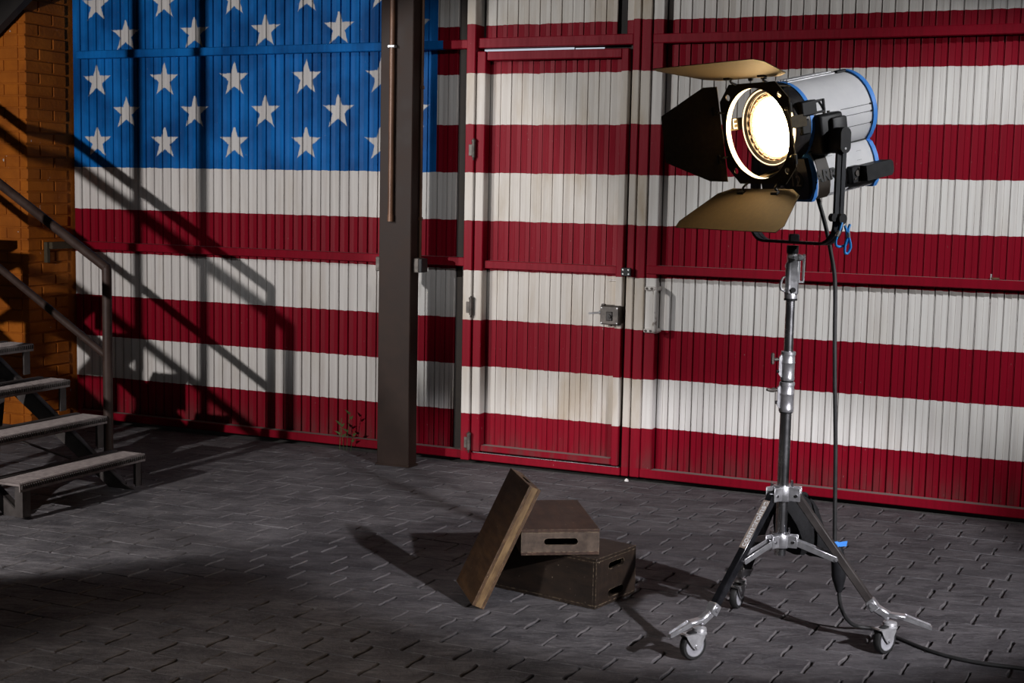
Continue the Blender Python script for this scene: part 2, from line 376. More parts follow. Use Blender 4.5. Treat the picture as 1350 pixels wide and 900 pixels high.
for row in range(36):
    y = -.02 - PW * (row + .5)
    off = (row % 2) * PL / 2 + random.uniform(-.03, .03)
    for c in range(-22, 22):
        stones.append((c * PL + off, y, random.randrange(10) + (10 if random.random() < (row - 17) / 9 - (c * PL) * .25 else 0)))
cl = Vector((3.299, -7.293))
def in_view(s, y):
    p = GM @ Vector((s, y, 0)); d = p.y * math.cos(pitch) + 1.6 * math.sin(pitch); uu = p.y * math.sin(pitch) - 1.6 * math.cos(pitch)
    return abs(p.x / d * 1840) < 700 and abs(uu / d * 1840) < 470
stones.sort(key=lambda t: (0 if in_view(t[0], t[1]) else 1, (Vector(t[:2]) - cl).length))
used = set()
for i, (x, y, v) in enumerate(stones[:300]):
    o = protos[v] if v not in used else inst(protos[v], parent=floor)
    used.add(v); o.location = (x, y, 0); 
bm = bmesh.new()
for x, y, v in stones[300:]:
    rn = random.Random(v * 31 + int(x * 977) + int(y * 331)); add_stone(bm, x, y, stone_verts(PL * rn.uniform(.965, 1.0), rn.randrange(99), .0024, .0004 if v < 10 else .0022), rn)
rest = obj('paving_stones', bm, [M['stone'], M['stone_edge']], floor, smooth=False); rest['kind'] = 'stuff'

# ------------------------------------------------------------------ gate leaves of ribbed boards
PITCH = .0667; ZT = 3.05
def slat_bm(w, z0, z1, y0=.055, gd=.0135):
    bm = bmesh.new()
    prof = [(.0, y0 + gd), (.0050, y0 + gd), (.0066, y0 + .0025), (.010, y0 + .0012), (w * .54, y0 + .0052), (w * .575, y0 + .0066), (w * .60, y0 + .0005), (w - .0012, y0), (w, y0 + gd)]
    prism(bm, prof + [(w, y0 + gd + .005), (0, y0 + gd + .005)], z0, z1, lambda a, b, d: (a, b, d))
    return bm
def slats(parent, m, s0, s1, z0, z1, y0=.055, phase=0.0, gd=.0135):
    k = math.ceil((s0 - phase) / PITCH - .2); proto = None; base = phase + k * PITCH
    items = []
    x = base
    while x + PITCH <= s1 + .02: items.append(x); x += PITCH
    proto = obj('slat', slat_bm(PITCH, z0, z1, y0, gd), m, parent, smooth=False)
    for i, x in enumerate(items):
        o = proto if i == 0 else inst(proto, parent=parent)
        o.location = (x, random.uniform(-.0012, .0012), 0)
        o.rotation_euler = (0, 0, random.uniform(-.02, .02))
def rbox(name, m, parent, a, b, c, bev=.004):
    return part(name, m, parent, lambda bm: box(bm, a[0], a[1], b[0], b[1], c[0], c[1], bev), smooth=False)

gateL = structure('door_1', 'left gate leaf painted with white stars on blue above red and white stripes', GM)
pL = paint('flag_paint_left', gateL, -.541, .5); pLr = paint('flag_paint_left_rails', gateL, -.475, .5, True)
slats(gateL, pL, -3.20, -.40, .055, ZT, .060, -1.472)
rbox('backing_sheet', M['backing'], gateL, (-3.27, -.30), (.076, .09), (.03, ZT))
rbox('bottom_rail', pLr, gateL, (-3.215, -.305), (-.0, .06), (.022, .072))
rbox('cross_rail', pLr, gateL, (-3.19, -.262), (-.0, .056), (1.158, 1.208))
rbox('cross_rail', pLr, gateL, (-3.19, -.275), (.0, .056), (2.405, 2.455))
rbox('stile', pLr, gateL, (-3.268, -3.212), (.056, .085), (.02, ZT), .006)
rbox('recess_shade_strip', M['dark_gap'], gateL, (-.392, -.305), (.062, .075), (.03, ZT))  # flat strip, the recess's shade put into its dark colour

# wicket frame leaf (carries the small door)
gateC = structure('door_2', 'middle gate leaf framing the small door, dirty white and red stripes', GM)
pC = paint('flag_paint_middle', gateC, None, 1.35); pCs = paint('flag_paint_middle_stile', gateC, None, 2.2)
rbox('stile', pC, gateC, (-.305, -.250), (-.035, .085), (.022, ZT))
rbox('stile', pCs, gateC, (.690, .731), (-.010, .085), (.022, ZT))
rbox('top_rail', pC, gateC, (-.262, .690), (-.004, .056), (2.405, 2.462))
rbox('bottom_rail', pC, gateC, (-.250, .683), (-.010, .06), (.022, .066))
slats(gateC, pC, -.235, .62, 2.455, ZT, .05, -.226, .0065)
rbox('backing_sheet', M['backing'], gateC, (-.30, .73), (.078, .092), (.03, ZT))
rbox('side_strip', pC, gateC, (.640, .690), (.030, .07), (2.46, ZT))
rbox('threshold_strip', M['chrome'], gateC, (-.235, .676), (-.011, .022), (.0665, .0715), .001)
for i in range(2):
    rbox('gap_light', M['daylight_gap'], gateC, (-.222 + i * .56, .330 + i * .18), (.030, .034), (2.388 - .002 * i, 2.400 - .004 * i), 0)

doorS = structure('door_3', 'small hinged door in the gate with lock box and red and white stripes', GM)
pD = paint('flag_paint_door', doorS, None, 1.35)
slats(doorS, pD, -.185, .610, .10, 2.36, .045, -.190, .0065)
rbox('stile', pD, doorS, (-.243, -.190), (-.022, .05), (.075, 2.385))
rbox('stile', pD, doorS, (.626, .667), (-.008, .05), (.075, 2.385))
rbox('top_rail', pD, doorS, (-.190, .626), (-.008, .05), (2.335, 2.385))
rbox('bottom_rail', pD, doorS, (-.190, .626), (-.008, .05), (.078, .112))
rbox('cross_rail', pD, doorS, (-.190, .626), (.004, .05), (1.150, 1.196))
rbox('door_gap', M['dark_gap'], gateC, (.667, .690), (.030, .046), (.07, 2.405), .002)  # dark colour stands in for shade between door and frame
for z in (1.83, .925, .13):
    h = part('hinge', M['metal_grime'], doorS, lambda bm, z=z: cyl(bm, (-.2465, -.043, z - .045), (-.2465, -.043, z + .045), .0105, n=14),
             lambda bm, z=z: lathe(bm, [(.0, -.01), (.013, -.006), (.013, .006), (0, .01)], (-.2465, -.043, z + .05), (-.2465, -.043, z + .06), 12),
             lambda bm, z=z: box(bm, -.280, -.249, -.040, -.036, z - .035, z + .03, .002))
    part('hinge_pin', M['dark_gap'], h, lambda bm, z=z: cyl(bm, (-.2465, -.043, z - .06), (-.2465, -.043, z + .064), .005, n=10))
lock = rbox('lock_box', M['metal_grime'], doorS, (.556, .668), (-.052, .03), (.872, .978), .006)
part('lock_plate', M['stair_steel'], lock, lambda bm: box(bm, .594, .630, -.058, -.051, .895, .945, .003), lambda bm: cyl(bm, (.612, -.058, .92), (.612, -.066, .92), .011, n=16))
part('keyhole', M['ink'], lock, lambda bm: box(bm, .6095, .6145, -.0675, -.0655, .913, .927))
part('lock_lever', M['galv'], lock, lambda bm: bar(bm, (.556, -.04, .937), (.490, -.058, .930), .007, .011, .002), lambda bm: cyl(bm, (.556, -.04, .937), (.548, -.042, .937), .011, n=12))
parts('screw', M['galv'], lock, *[lambda bm, x=x, z=z: cyl(bm, (x, -.053, z), (x, -.0555, z), .004, n=10) for x in (.566, .657) for z in (.882, .966)])
parts('bolt', M['metal_grime'], lock, lambda bm: box(bm, .560, .580, -.046, -.02, .978, .986, .002), lambda bm: box(bm, .604, .62, -.046, -.02, .862, .872, .002))
kp = rbox('keeper_plate', M['black'], doorS, (.672, .728), (-.050, -.036), (1.146, 1.192), .002)
parts('screw', M['galv'], kp, *[lambda bm, x=x, z=z: cyl(bm, (x, -.050, z), (x, -.0525, z), .0045, n=10) for x, z in ((.683, 1.158), (.717, 1.158), (.683, 1.181), (.715, 1.181))])
rbox('ledge_scrap', M['handle_white'], doorS, (.560, .64), (.030, .05), (1.112, 1.118), .001)

gateR = structure('door_4', 'right gate leaf with red and white stripes and a white pull handle', GM)
pR = paint('flag_paint_right', gateR, None, .45); pRs = paint('flag_paint_right_stile', gateR, None, 2.2)
rbox('stile', pRs, gateR, (.739, .795), (-.008, .085), (.022, ZT))
rbox('stile_slope', pR, gateR, (.795, .860), (.006, .07), (.06, ZT))
slats(gateR, pR, .86, 3.62, .055, ZT, .055, .863)
rbox('bottom_rail', pR, gateR, (.795, 3.66), (.0, .06), (.022, .070))
rbox('cross_rail', pR, gateR, (.800, 3.66), (.0, .054), (1.160, 1.208))
rbox('cross_rail', pR, gateR, (.800, 3.66), (.0, .054), (2.408, 2.458))
rbox('backing_sheet', M['backing'], gateR, (.74, 3.68), (.075, .09), (.03, ZT))
hd = part('pull_handle', M['handle_white'], gateR, lambda bm: tube(bm, smooth_path([(.868, .05, 1.082), (.868, -.012, 1.082), (.871, -.036, 1.074), (.872, -.042, 1.05), (.872, -.042, .88), (.871, -.036, .856), (.868, -.012, .848), (.868, .05, .848)], 5), .0135, 12))
parts('handle_foot', M['handle_white'], hd, lambda bm: box(bm, .800, .880, -.012, .006, 1.072, 1.092, .003), lambda bm: box(bm, .800, .880, -.012, .006, .838, .858, .003))
parts('bolt_head', M['metal_grime'], hd, *[lambda bm, x=x, z=z: cyl(bm, (x, -.011, z), (x, -.017, z), .007, n=6) for x in (.812, .840) for z in (1.082, .848)])

# ------------------------------------------------------------------ brick pier on the left
wl = structure('wall_left', 'orange painted brick pier beside the left gate leaf', GM)
CH = .0765; S0 = -3.272; N0 = .375
part('mortar_core', M['brick'], wl, lambda bm: box(bm, -5.6, S0 - .010, -N0 + .010, 1.0, 0, 3.2), smooth=False)
def brick_bm(l, along, sd):
    bm = bmesh.new(); g = .0055; rn = random.Random(sd)
    if along == 'y': box(bm, -.055, rn.uniform(-.0015, .002), g, l - g, g, CH - g, .004)
    else: box(bm, g, l - g, rn.uniform(-.0012, .001), .05, g * .8, CH - g * .8, .0025)
    return bm
bproto = {}
def brick(l, along, loc, sd):
    key = (round(l, 3), along, sd % 3)
    if key not in bproto: o = bproto[key] = obj('brick', brick_bm(l, along, sd), M['brick'], wl, smooth=False)
    else: o = inst(bproto[key], parent=wl)
    o.location = loc
for c in range(40):
    z = c * CH
    a, b = (.125, .25) if c % 2 else (.25, .125)
    brick(a, 'y', (S0, -N0, z), random.randrange(3)); brick(b, 'y', (S0, -N0 + a, z), random.randrange(3))
    x = S0 - .056; ll = [.12, .25, .25] if c % 2 == 0 else [.25, .25, .12]
    x = S0 - .0565
    for l in ll:
        brick(l, 'x', (x - l, -N0, z), random.randrange(3)); x -= l
bk = part('iron_bracket', M['black_matt'], wl, lambda bm: box(bm, S0 + .002, S0 + .055, -.215, .055, 1.16, 1.205, .003), lambda bm: box(bm, S0 + .002, S0 + .03, -.235, -.205, 1.07, 1.205, .003), smooth=False)

# ------------------------------------------------------------------ steel column
col = thing('steel_column', 'brown steel box column standing in front of the gate', 'column', GM @ Matrix.Translation((-.60, -.27, 0)))
part('shaft', M['steel_brown'], col, lambda bm: box(bm, -.104, .104, -.05, .05, 0, 3.4, .004), smooth=False)
part('base_plate', M['steel_brown'], col, lambda bm: box(bm, -.112, .110, -.054, .056, 0, .012, .002), smooth=False)
part('copper_pipe', M['copper'], col, lambda bm: cyl(bm, (-.020, -.068, 1.415), (-.020, -.068, 3.4), .0155, n=16), lambda bm: cyl(bm, (-.020, -.068, 1.413), (-.020, -.068, 1.45), .0175, n=16))
parts('pipe_clip', M['galv'], col, *[lambda bm, z=z: box(bm, -.042, .002, -.086, -.048, z - .008, z + .008, .003) for z in (2.39, 3.1)])
part('copper_pipe', M['copper'], col, lambda bm: cyl(bm, (.113, .044, 1.20), (.113, .044, 3.4), .0085, n=12), lambda bm: box(bm, .103, .124, .034, .054, 2.16, 2.18, .002), lambda bm: box(bm, .103, .124, .034, .054, 1.42, 1.44, .002))
for sx, lab in ((-1, 'worn left'), (1, 'right')):
    x0 = -.135 if sx < 0 else .098
    b = part('clamp_block', M['metal_grime'], col, lambda bm: box(bm, x0, x0 + .040, -.02 if sx > 0 else -.034, .055, 1.125, 1.208, .004), smooth=False)
    part('rubber_pad', M['black'], b, lambda bm: box(bm, x0 + .037 if sx > 0 else x0 - .004, x0 + (.060 if sx > 0 else .002), -.018, .055, 1.127, 1.206, .003), smooth=False)

# ================================================================== STAIRCASE
st = thing('staircase', 'open steel staircase with serrated treads rising left beside the brick pier', 'staircase', GM @ Matrix.Translation((-1.5, -1.9, 0)))
def S_(s, n, z): return (s + 1.5, -(n - 1.9), z)
NF, NN = 1.465, 2.37          # far and near ends of the treads
def tread_bm():
    bm = bmesh.new()
    box(bm, -.165, 0, -(NN - 1.9), -(NF - 1.9), -.012, 0, .002)
    box(bm, -.006, .001, -(NN - 1.9), -(NF - 1.9), -.040, -.004, .002)      # nosing
    return bm
tp = None
rise, f0, run = .1785, -1.452, .2515
for i in range(7):
    s = f0 - run * i; z = .181 + rise * i
    if tp is None:
        tp = obj('tread', tread_bm(), M['tread_steel'], st, smooth=False); t = tp
        bm = bmesh.new()
        nt = 58
        for k in range(nt):
            y = -(NN - 1.9) + .012 + (NN - NF - .024) * k / (nt - 1)
            prism(bm, [(-.0035, 0), (.0035, 0), (.0012, .016), (-.0012, .016)], 0, .010, lambda a, b, d, y=y: (.0015 + d * .5, y + a * 1.15, -.026 + b * 1.25))
        teeth = stuff(obj('serrated_edge', bm, M['stair_steel'], t, smooth=False))
        bm = bmesh.new()
        for k in range(60):
            y = -(NN - 1.9) + .015 + (NN - NF - .03) * k / 59
            box(bm, -.155, -.014, y - .0016, y + .0016, -.001, .0028)
        ridges = stuff(obj('grip_ridges', bm, M['tread_steel'], t, smooth=False))
        bm = bmesh.new()
        box(bm, -.052, -.003, -(NF - 1.9) - .034, -(NF - 1.9) - .026, -.165, -.010, .001); box(bm, -.010, -.003, -(NF - 1.9) - .072, -(NF - 1.9) - .026, -.165, -.010, .001)
        leg1 = obj('support_plate', bm, M['stair_steel'], t, smooth=False)
        bm = bmesh.new()
        box(bm, -.052, -.003, -(NN - 1.9) + .020, -(NN - 1.9) + .028, -.165, -.010, .001); box(bm, -.010, -.003, -(NN - 1.9) + .020, -(NN - 1.9) + .072, -.165, -.010, .001)
        leg2 = obj('support_plate', bm, M['stair_steel'], t, smooth=False)
        lip = part('back_plate', M['stair_steel'], t, lambda bm: box(bm, -.200, -.166, -(NN - 1.9) + .02, -(NF - 1.9) - .02, -.030, .006, .002), smooth=False)
        kids = [teeth, ridges, leg1, leg2, lip]
    else:
        t = inst(tp, parent=st)
        for kd in kids: inst(kd, parent=t)
    t.location = S_(s, 1.9, z)
# first step stands on the floor
def stringer(n, name='stringer'):
    def fn(bm):
        poly = [(-1.475, .0), (-1.60, .0), (-1.66, -.0)]
        a0, a1 = (-1.50, .03), (-3.20, .03 + 1.70 * .71)
        prism(bm, [(-1.455, 0), (-1.53, .028), (-3.25, .028 + 1.72 * .71), (-3.25, -.12 + 1.72 * .71), (-1.62, 0)], -.006, .006, lambda a, b, d: S_(a, n + d, b))
        prism(bm, [(-1.53, .028), (-3.25, .028 + 1.72 * .71), (-3.25, .018 + 1.72 * .71), (-1.53, .018)], -.03, .006, lambda a, b, d: S_(a, n + d, b))
    return part(name, M['stair_steel'], st, fn, smooth=False)
stringer(1.55); stringer(2.29)
part('crossed_brace', M['stair_steel'], st, lambda bm: bar(bm, S_(-1.72, 1.56, .10), S_(-2.35, 2.28, .52), .05, .006), lambda bm: bar(bm, S_(-1.72, 2.28, .10), S_(-2.35, 1.56, .52), .05, .006), smooth=False)
def railing(n, s0):
    K = (s0, n, 1.150)
    rail = part('handrail', M['rail_steel'], st, lambda bm: tube(bm, [S_(*K), S_(s0 - 1.65, n, 1.150 + 1.65 * .585)], .0255, 16))
    part('mid_rail', M['rail_steel'], rail, lambda bm: tube(bm, [S_(s0, n, .674), S_(s0 - 1.65, n, .674 + 1.65 * .592)], .021, 14))
    part('post', M['rail_steel'], rail, lambda bm: cyl(bm, S_(s0, n, .0), S_(s0, n, 1.150), .0255, n=16),
         lambda bm: lathe(bm, [(0, -.0255), (.018, -.018), (.0255, 0), (.018, .018), (0, .0255)], S_(s0, n, 1.150), S_(s0, n, 2), 16))
    return rail
railing(1.435, -1.722); railing(2.46, -1.66)
# return flight overhead and its post (only the corner of it shows, top left)
part('upper_stringer', M['backing'], st, lambda bm: prism(bm, [(-2.60, 3.130), (-2.60, 3.45), (-4.40, 2.12), (-4.40, 1.800)], -.03, .03, lambda a, b, d: S_(a, .46 + d, b)), smooth=False)  # near-black colour stands in for the beam being unlit
for lx in (-2.324, -2.030):
    part('landing_post', M['stair_steel'], st, lambda bm: box(bm, -.021, .021, -.021, .021, 0, 3.3, .003, Matrix.Translation(S_(lx, 2.52, 0))), smooth=False)
part('landing', M['stair_steel'], st, lambda bm: box(bm, -2.3, -1.75, -.75, 1.15, 1.20, 1.25, .004), smooth=False)

# ================================================================== APPLE BOXES
def rounded_slot(w, h, n=6):
    pts = []
    r = h / 2
    for cx, a0 in ((w / 2 - r, -PI / 2), (-w / 2 + r, PI / 2)):
        for i in range(n + 1): a = a0 + PI * i / n; pts.append((cx + r * math.cos(a), r * math.sin(a)))
    return pts
def holed_panel(bm, w, h, t, holes, fn):
    """flat w x h panel with slot holes [(cx,cy,sw,sh)], thickness t; fn(a,b,d)->point"""
    loops = [[(0, 0), (w, 0), (w, h), (0, h)]] + [[(cx + x, cy + y) for x, y in rounded_slot(sw, sh)] for cx, cy, sw, sh in holes]
    allv = []
    for d in (0, t):
        es = []; lv = []
        for lp in loops:
            vv = [bm.verts.new(fn(x, y, d)) for x, y in lp]; lv.append(vv)
            es += [bm.edges.new((vv[i], vv[(i + 1) % len(vv)])) for i in range(len(vv))]
        bmesh.ops.triangle_fill(bm, use_beauty=True, use_dissolve=False, edges=es); allv.append(lv)
    for l0, l1 in zip(*allv):
        n = len(l0)
        for i in range(n): bm.faces.new((l0[i], l0[(i + 1) % n], l1[(i + 1) % n], l1[i]))
def apple_box(name, label, mtx, w, l, h, slots, wt, we):
    """w = end width (x), l = length (y), h = height; panels as parts"""
    t = .0127; e = thing(name, label, 'box', mtx)
    part('top_panel', wt, e, lambda bm: box(bm, 0, w, 0, l, h - t, h, .0016), smooth=False)
    part('bottom_panel', wt, e, lambda bm: box(bm, 0, w, 0, l, 0, t, .0016), smooth=False)
    part('side_panel', wt, e, lambda bm: box(bm, 0, t, t, l - t, t, h - t, .0012), smooth=False)
    part('side_panel', wt, e, lambda bm: box(bm, w - t, w, t, l - t, t, h - t, .0012), smooth=False)
    hh = h - 2 * t - .0008
    part('end_panel', we, e, lambda bm: holed_panel(bm, w - .001, hh, t, slots, lambda a, b, d: (a + .0005, d + .0004, b + t + .0004)), smooth=False)
    part('end_panel', we, e, lambda bm: holed_panel(bm, w - .001, hh, t, slots, lambda a, b, d: (a + .0005, l - d - .0004, b + t + .0004)), smooth=False)
    part('centre_board', wt, e, lambda bm: box(bm, t, w - t, l / 2 - .006, l / 2 + .006, t, h - t), smooth=False)
    return e
def zm(x, y, z, a): return Matrix.Translation((x, y, z)) @ Matrix.Rotation(a, 4, 'Z')
fh = .1975
apple_box('full_apple_box', 'tall dark wooden box on the floor under the half-height box, two slots', zm(.3418, 5.2404, .001, R(53.96)), .294, .49, fh, [(.147, .030, .115, .030), (.147, fh - .0254 - .032, .115, .026)], M['wood_dark'], M['wood_dark'])
apple_box('half_apple_box', 'half-height brown wooden box with hand slot lying on the tall box', zm(.0507, 5.2747, .001 + fh + .001, .1257), .3075, .512, .1025, [(.156, .040, .133, .027)], M['wood_top'], M['wood_end'])
# quarter box leaning on the half box
tilt = Matrix.Translation((-.1328, 5.2029, .0215)) @ Matrix.Rotation(.2567, 4, 'Z') @ Matrix.Rotation(.4344, 4, 'Y') @ Matrix.Rotation(.0323, 4, 'X')
qb = thing('quarter_apple_box', 'thin brown wooden box leaning upright against the stacked boxes', 'box', tilt)
t4 = .0127
part('face_board', M['wood'], qb, lambda bm: box(bm, 0, t4, 0, .305, 0, .508, .0016), smooth=False)
part('face_board', M['wood'], qb, lambda bm: box(bm, .051 - t4, .051, 0, .305, 0, .508, .0016), smooth=False)
part('edge_board', M['wood_edge'], qb, lambda bm: box(bm, t4, .051 - t4, .0005, t4, .0005, .5075, .001), smooth=False)
part('edge_board', M['wood_edge'], qb, lambda bm: box(bm, t4, .051 - t4, .305 - t4, .3045, .0005, .5075, .001), smooth=False)
part('end_board', M['wood'], qb, lambda bm: box(bm, t4, .051 - t4, t4, .305 - t4, .0005, t4, .001), smooth=False)
part('end_board', M['wood'], qb, lambda bm: holed_panel(bm, .305 - 2 * t4, .051 - 2 * t4, t4, [((.305 - 2 * t4) / 2, .0128, .12, .019)], lambda a, b, d: (b + t4, a + t4, .5075 - d)), smooth=False)

# ================================================================== LIGHT STAND
PX, PY = .985, 4.94
sd = thing('light_stand', 'chrome rolling light stand with three braced legs on castors', 'stand', Matrix.Translation((PX, PY, 0)))
part('outer_tube', M['chrome'], sd, lambda bm: lathe(bm, [(.0, .312), (.0205, .312), (.0205, .835), (0, .835)], n=28))
part('inner_tube', M['chrome'], sd, lambda bm: cyl(bm, (0, 0, .80), (0, 0, 1.245), .0163, n=28))
DL = Vector((-1, -.06, 0)).normalized()      # side the clamps point to
def collar(z0, z1, r, kind):
    c = part('clamp_collar', M['alu'], sd, lambda bm: lathe(bm, [(.017, z0), (r, z0), (r + .001, z0 + .004), (r + .001, z0 + .012), (r, z0 + .014), (r, z0 + .060), (r + .0015, z0 + .062), (r + .0015, z0 + .066), (r, z0 + .068), (r, z1 - .014), (r + .002, z1 - .012), (r + .002, z1 - .002), (r, z1), (.017, z1)], n=32),
             lambda bm: prism(bm, [(.018, z0 + .004), (r + .009, z0 + .022), (r + .009, z1 - .022), (.018, z1 - .003)], -.008, .008, lambda a, b, d: DL * a + Vector((0, d, b))))
    part('rubber_ring', M['black'], c, lambda bm: cyl(bm, (0, 0, z0 - .005), (0, 0, z0), r - .002, n=28))
    zk = z1 - .030
    k = part('clamp_knob', M['metal_grime'], c, lambda bm: cyl(bm, DL * (r + .005) + Vector((0, 0, zk)), DL * (r + .026) + Vector((0, 0, zk)), .006, n=12),
             (lambda bm: bar(bm, DL * (r + .032) + Vector((0, 0, zk - .018)), DL * (r + .032) + Vector((0, 0, zk + .024)), .012, .013, .004)) if kind else
             (lambda bm: tube(bm, [DL * (r + .022) + Vector((0, 0, zk)), DL * (r + .034) + Vector((0, -.012, zk)), DL * (r + .05) + Vector((0, -.016, zk + .003))], lambda t: .009 - .004 * t, 12)))
    part('clamp_bolt', M['black'], c, lambda bm: cyl(bm, DL * (r + .007) + Vector((0, 0, z0 + .032)), DL * (r + .015) + Vector((0, 0, z0 + .032)), .006, n=12))
collar(.948, 1.052, .0240, True); collar(.836, .943, .0255, False)
# top receiver
hd_ = part('top_receiver', M['alu'], sd, lambda bm: lathe(bm, [(.014, 1.240), (.0225, 1.240), (.0235, 1.262), (.021, 1.266), (.021, 1.345), (.024, 1.350), (.024, 1.360), (.019, 1.363), (.018, 1.398), (.012, 1.402), (.012, 1.405)], n=28),
           lambda bm: box(bm, -.018, .022, -.024, -.006, 1.255, 1.385, .005), lambda bm: cyl(bm, (-.012, -.012, 1.262), (-.012, -.012, 1.368), .0125, n=18))
part('receiver_plate', M['galv'], hd_, lambda bm: box(bm, .020, .028, -.012, .012, 1.300, 1.398, .002), lambda bm: box(bm, .038, .044, -.012, .012, 1.296, 1.398, .002), lambda bm: box(bm, .022, .044, -.012, .012, 1.296, 1.304, .002), lambda bm: box(bm, .022, .044, -.012, .012, 1.384, 1.392, .002))
part('wing_clamp', M['alu'], hd_, lambda bm: bar(bm, (-.022, -.022, 1.392), (.014, -.024, 1.384), .010, .014, .004), lambda bm: bar(bm, (.014, -.024, 1.384), (.034, -.02, 1.388), .010, .020, .004), lambda bm: cyl(bm, (.006, -.030, 1.385), (.006, -.036, 1.385), .008, n=14))
part('loop_handle', M['galv'], hd_, lambda bm: tube(bm, smooth_path([(-.022, -.012, 1.318), (-.034, -.014, 1.312), (-.040, -.015, 1.292), (-.038, -.015, 1.274), (-.024, -.012, 1.266)], 5), .0042, 10))
parts('receiver_screw', M['black'], hd_, lambda bm: cyl(bm, (.002, -.024, 1.272), (.002, -.031, 1.272), .009, n=16), lambda bm: cyl(bm, (0, 0, 1.234), (0, 0, 1.241), .0235, n=24))
part('spigot', M['black'], sd, lambda bm: lathe(bm, [(0, 1.40), (.020, 1.40), (.021, 1.405), (.021, 1.428), (0, 1.428)], n=24))
# hubs and legs
AN = [R(217), R(-19), R(101)]
def dirv(a): return Vector((math.cos(a), math.sin(a), 0))
def hubfn(z, h, r0, w):
    def fn(bm):
        lathe(bm, [(.021, z - h), (.032, z - h), (.034, z - h + .004), (.034, z + h - .004), (.032, z + h), (.021, z + h)], n=28)
        for a in AN:
            d = dirv(a); side = Vector((-d.y, d.x, 0))
            for sg in (-1, 1): bar(bm, d * .02 + side * sg * w + Vector((0, 0, z)), d * r0 + side * sg * w + Vector((0, 0, z)), .005, 2 * h - .004, .0018)
    return fn
uh = part('upper_hub', M['alu'], sd, hubfn(.540, .027, .066, .0195))
parts('hub_bolt', M['chrome'], uh, *[lambda bm, a=a: cyl(bm, dirv(a) * .052 + Vector((-dirv(a).y, dirv(a).x, 0)) * -.026 + Vector((0, 0, .536)), dirv(a) * .052 + Vector((-dirv(a).y, dirv(a).x, 0)) * .026 + Vector((0, 0, .536)), .0052, n=12) for a in AN], lambda bm: cyl(bm, (.03, -.012, .565), (.03, -.012, .588), .005, n=10))
lh = part('lower_hub', M['alu'], sd, hubfn(.366, .024, .062, .0165))
parts('hub_bolt', M['chrome'], lh, *[lambda bm, a=a: cyl(bm, dirv(a) * .048 + Vector((-dirv(a).y, dirv(a).x, 0)) * -.023 + Vector((0, 0, .366)), dirv(a) * .048 + Vector((-dirv(a).y, dirv(a).x, 0)) * .023 + Vector((0, 0, .366)), .005, n=12) for a in AN], lambda bm: tube(bm, smooth_path([(.022, -.02, .39), (.026, -.026, .408), (.022, -.028, .418)], 3), .003, 8))
wheel_yaw = [R(30), R(38), R(60)]          # direction the wheels roll in
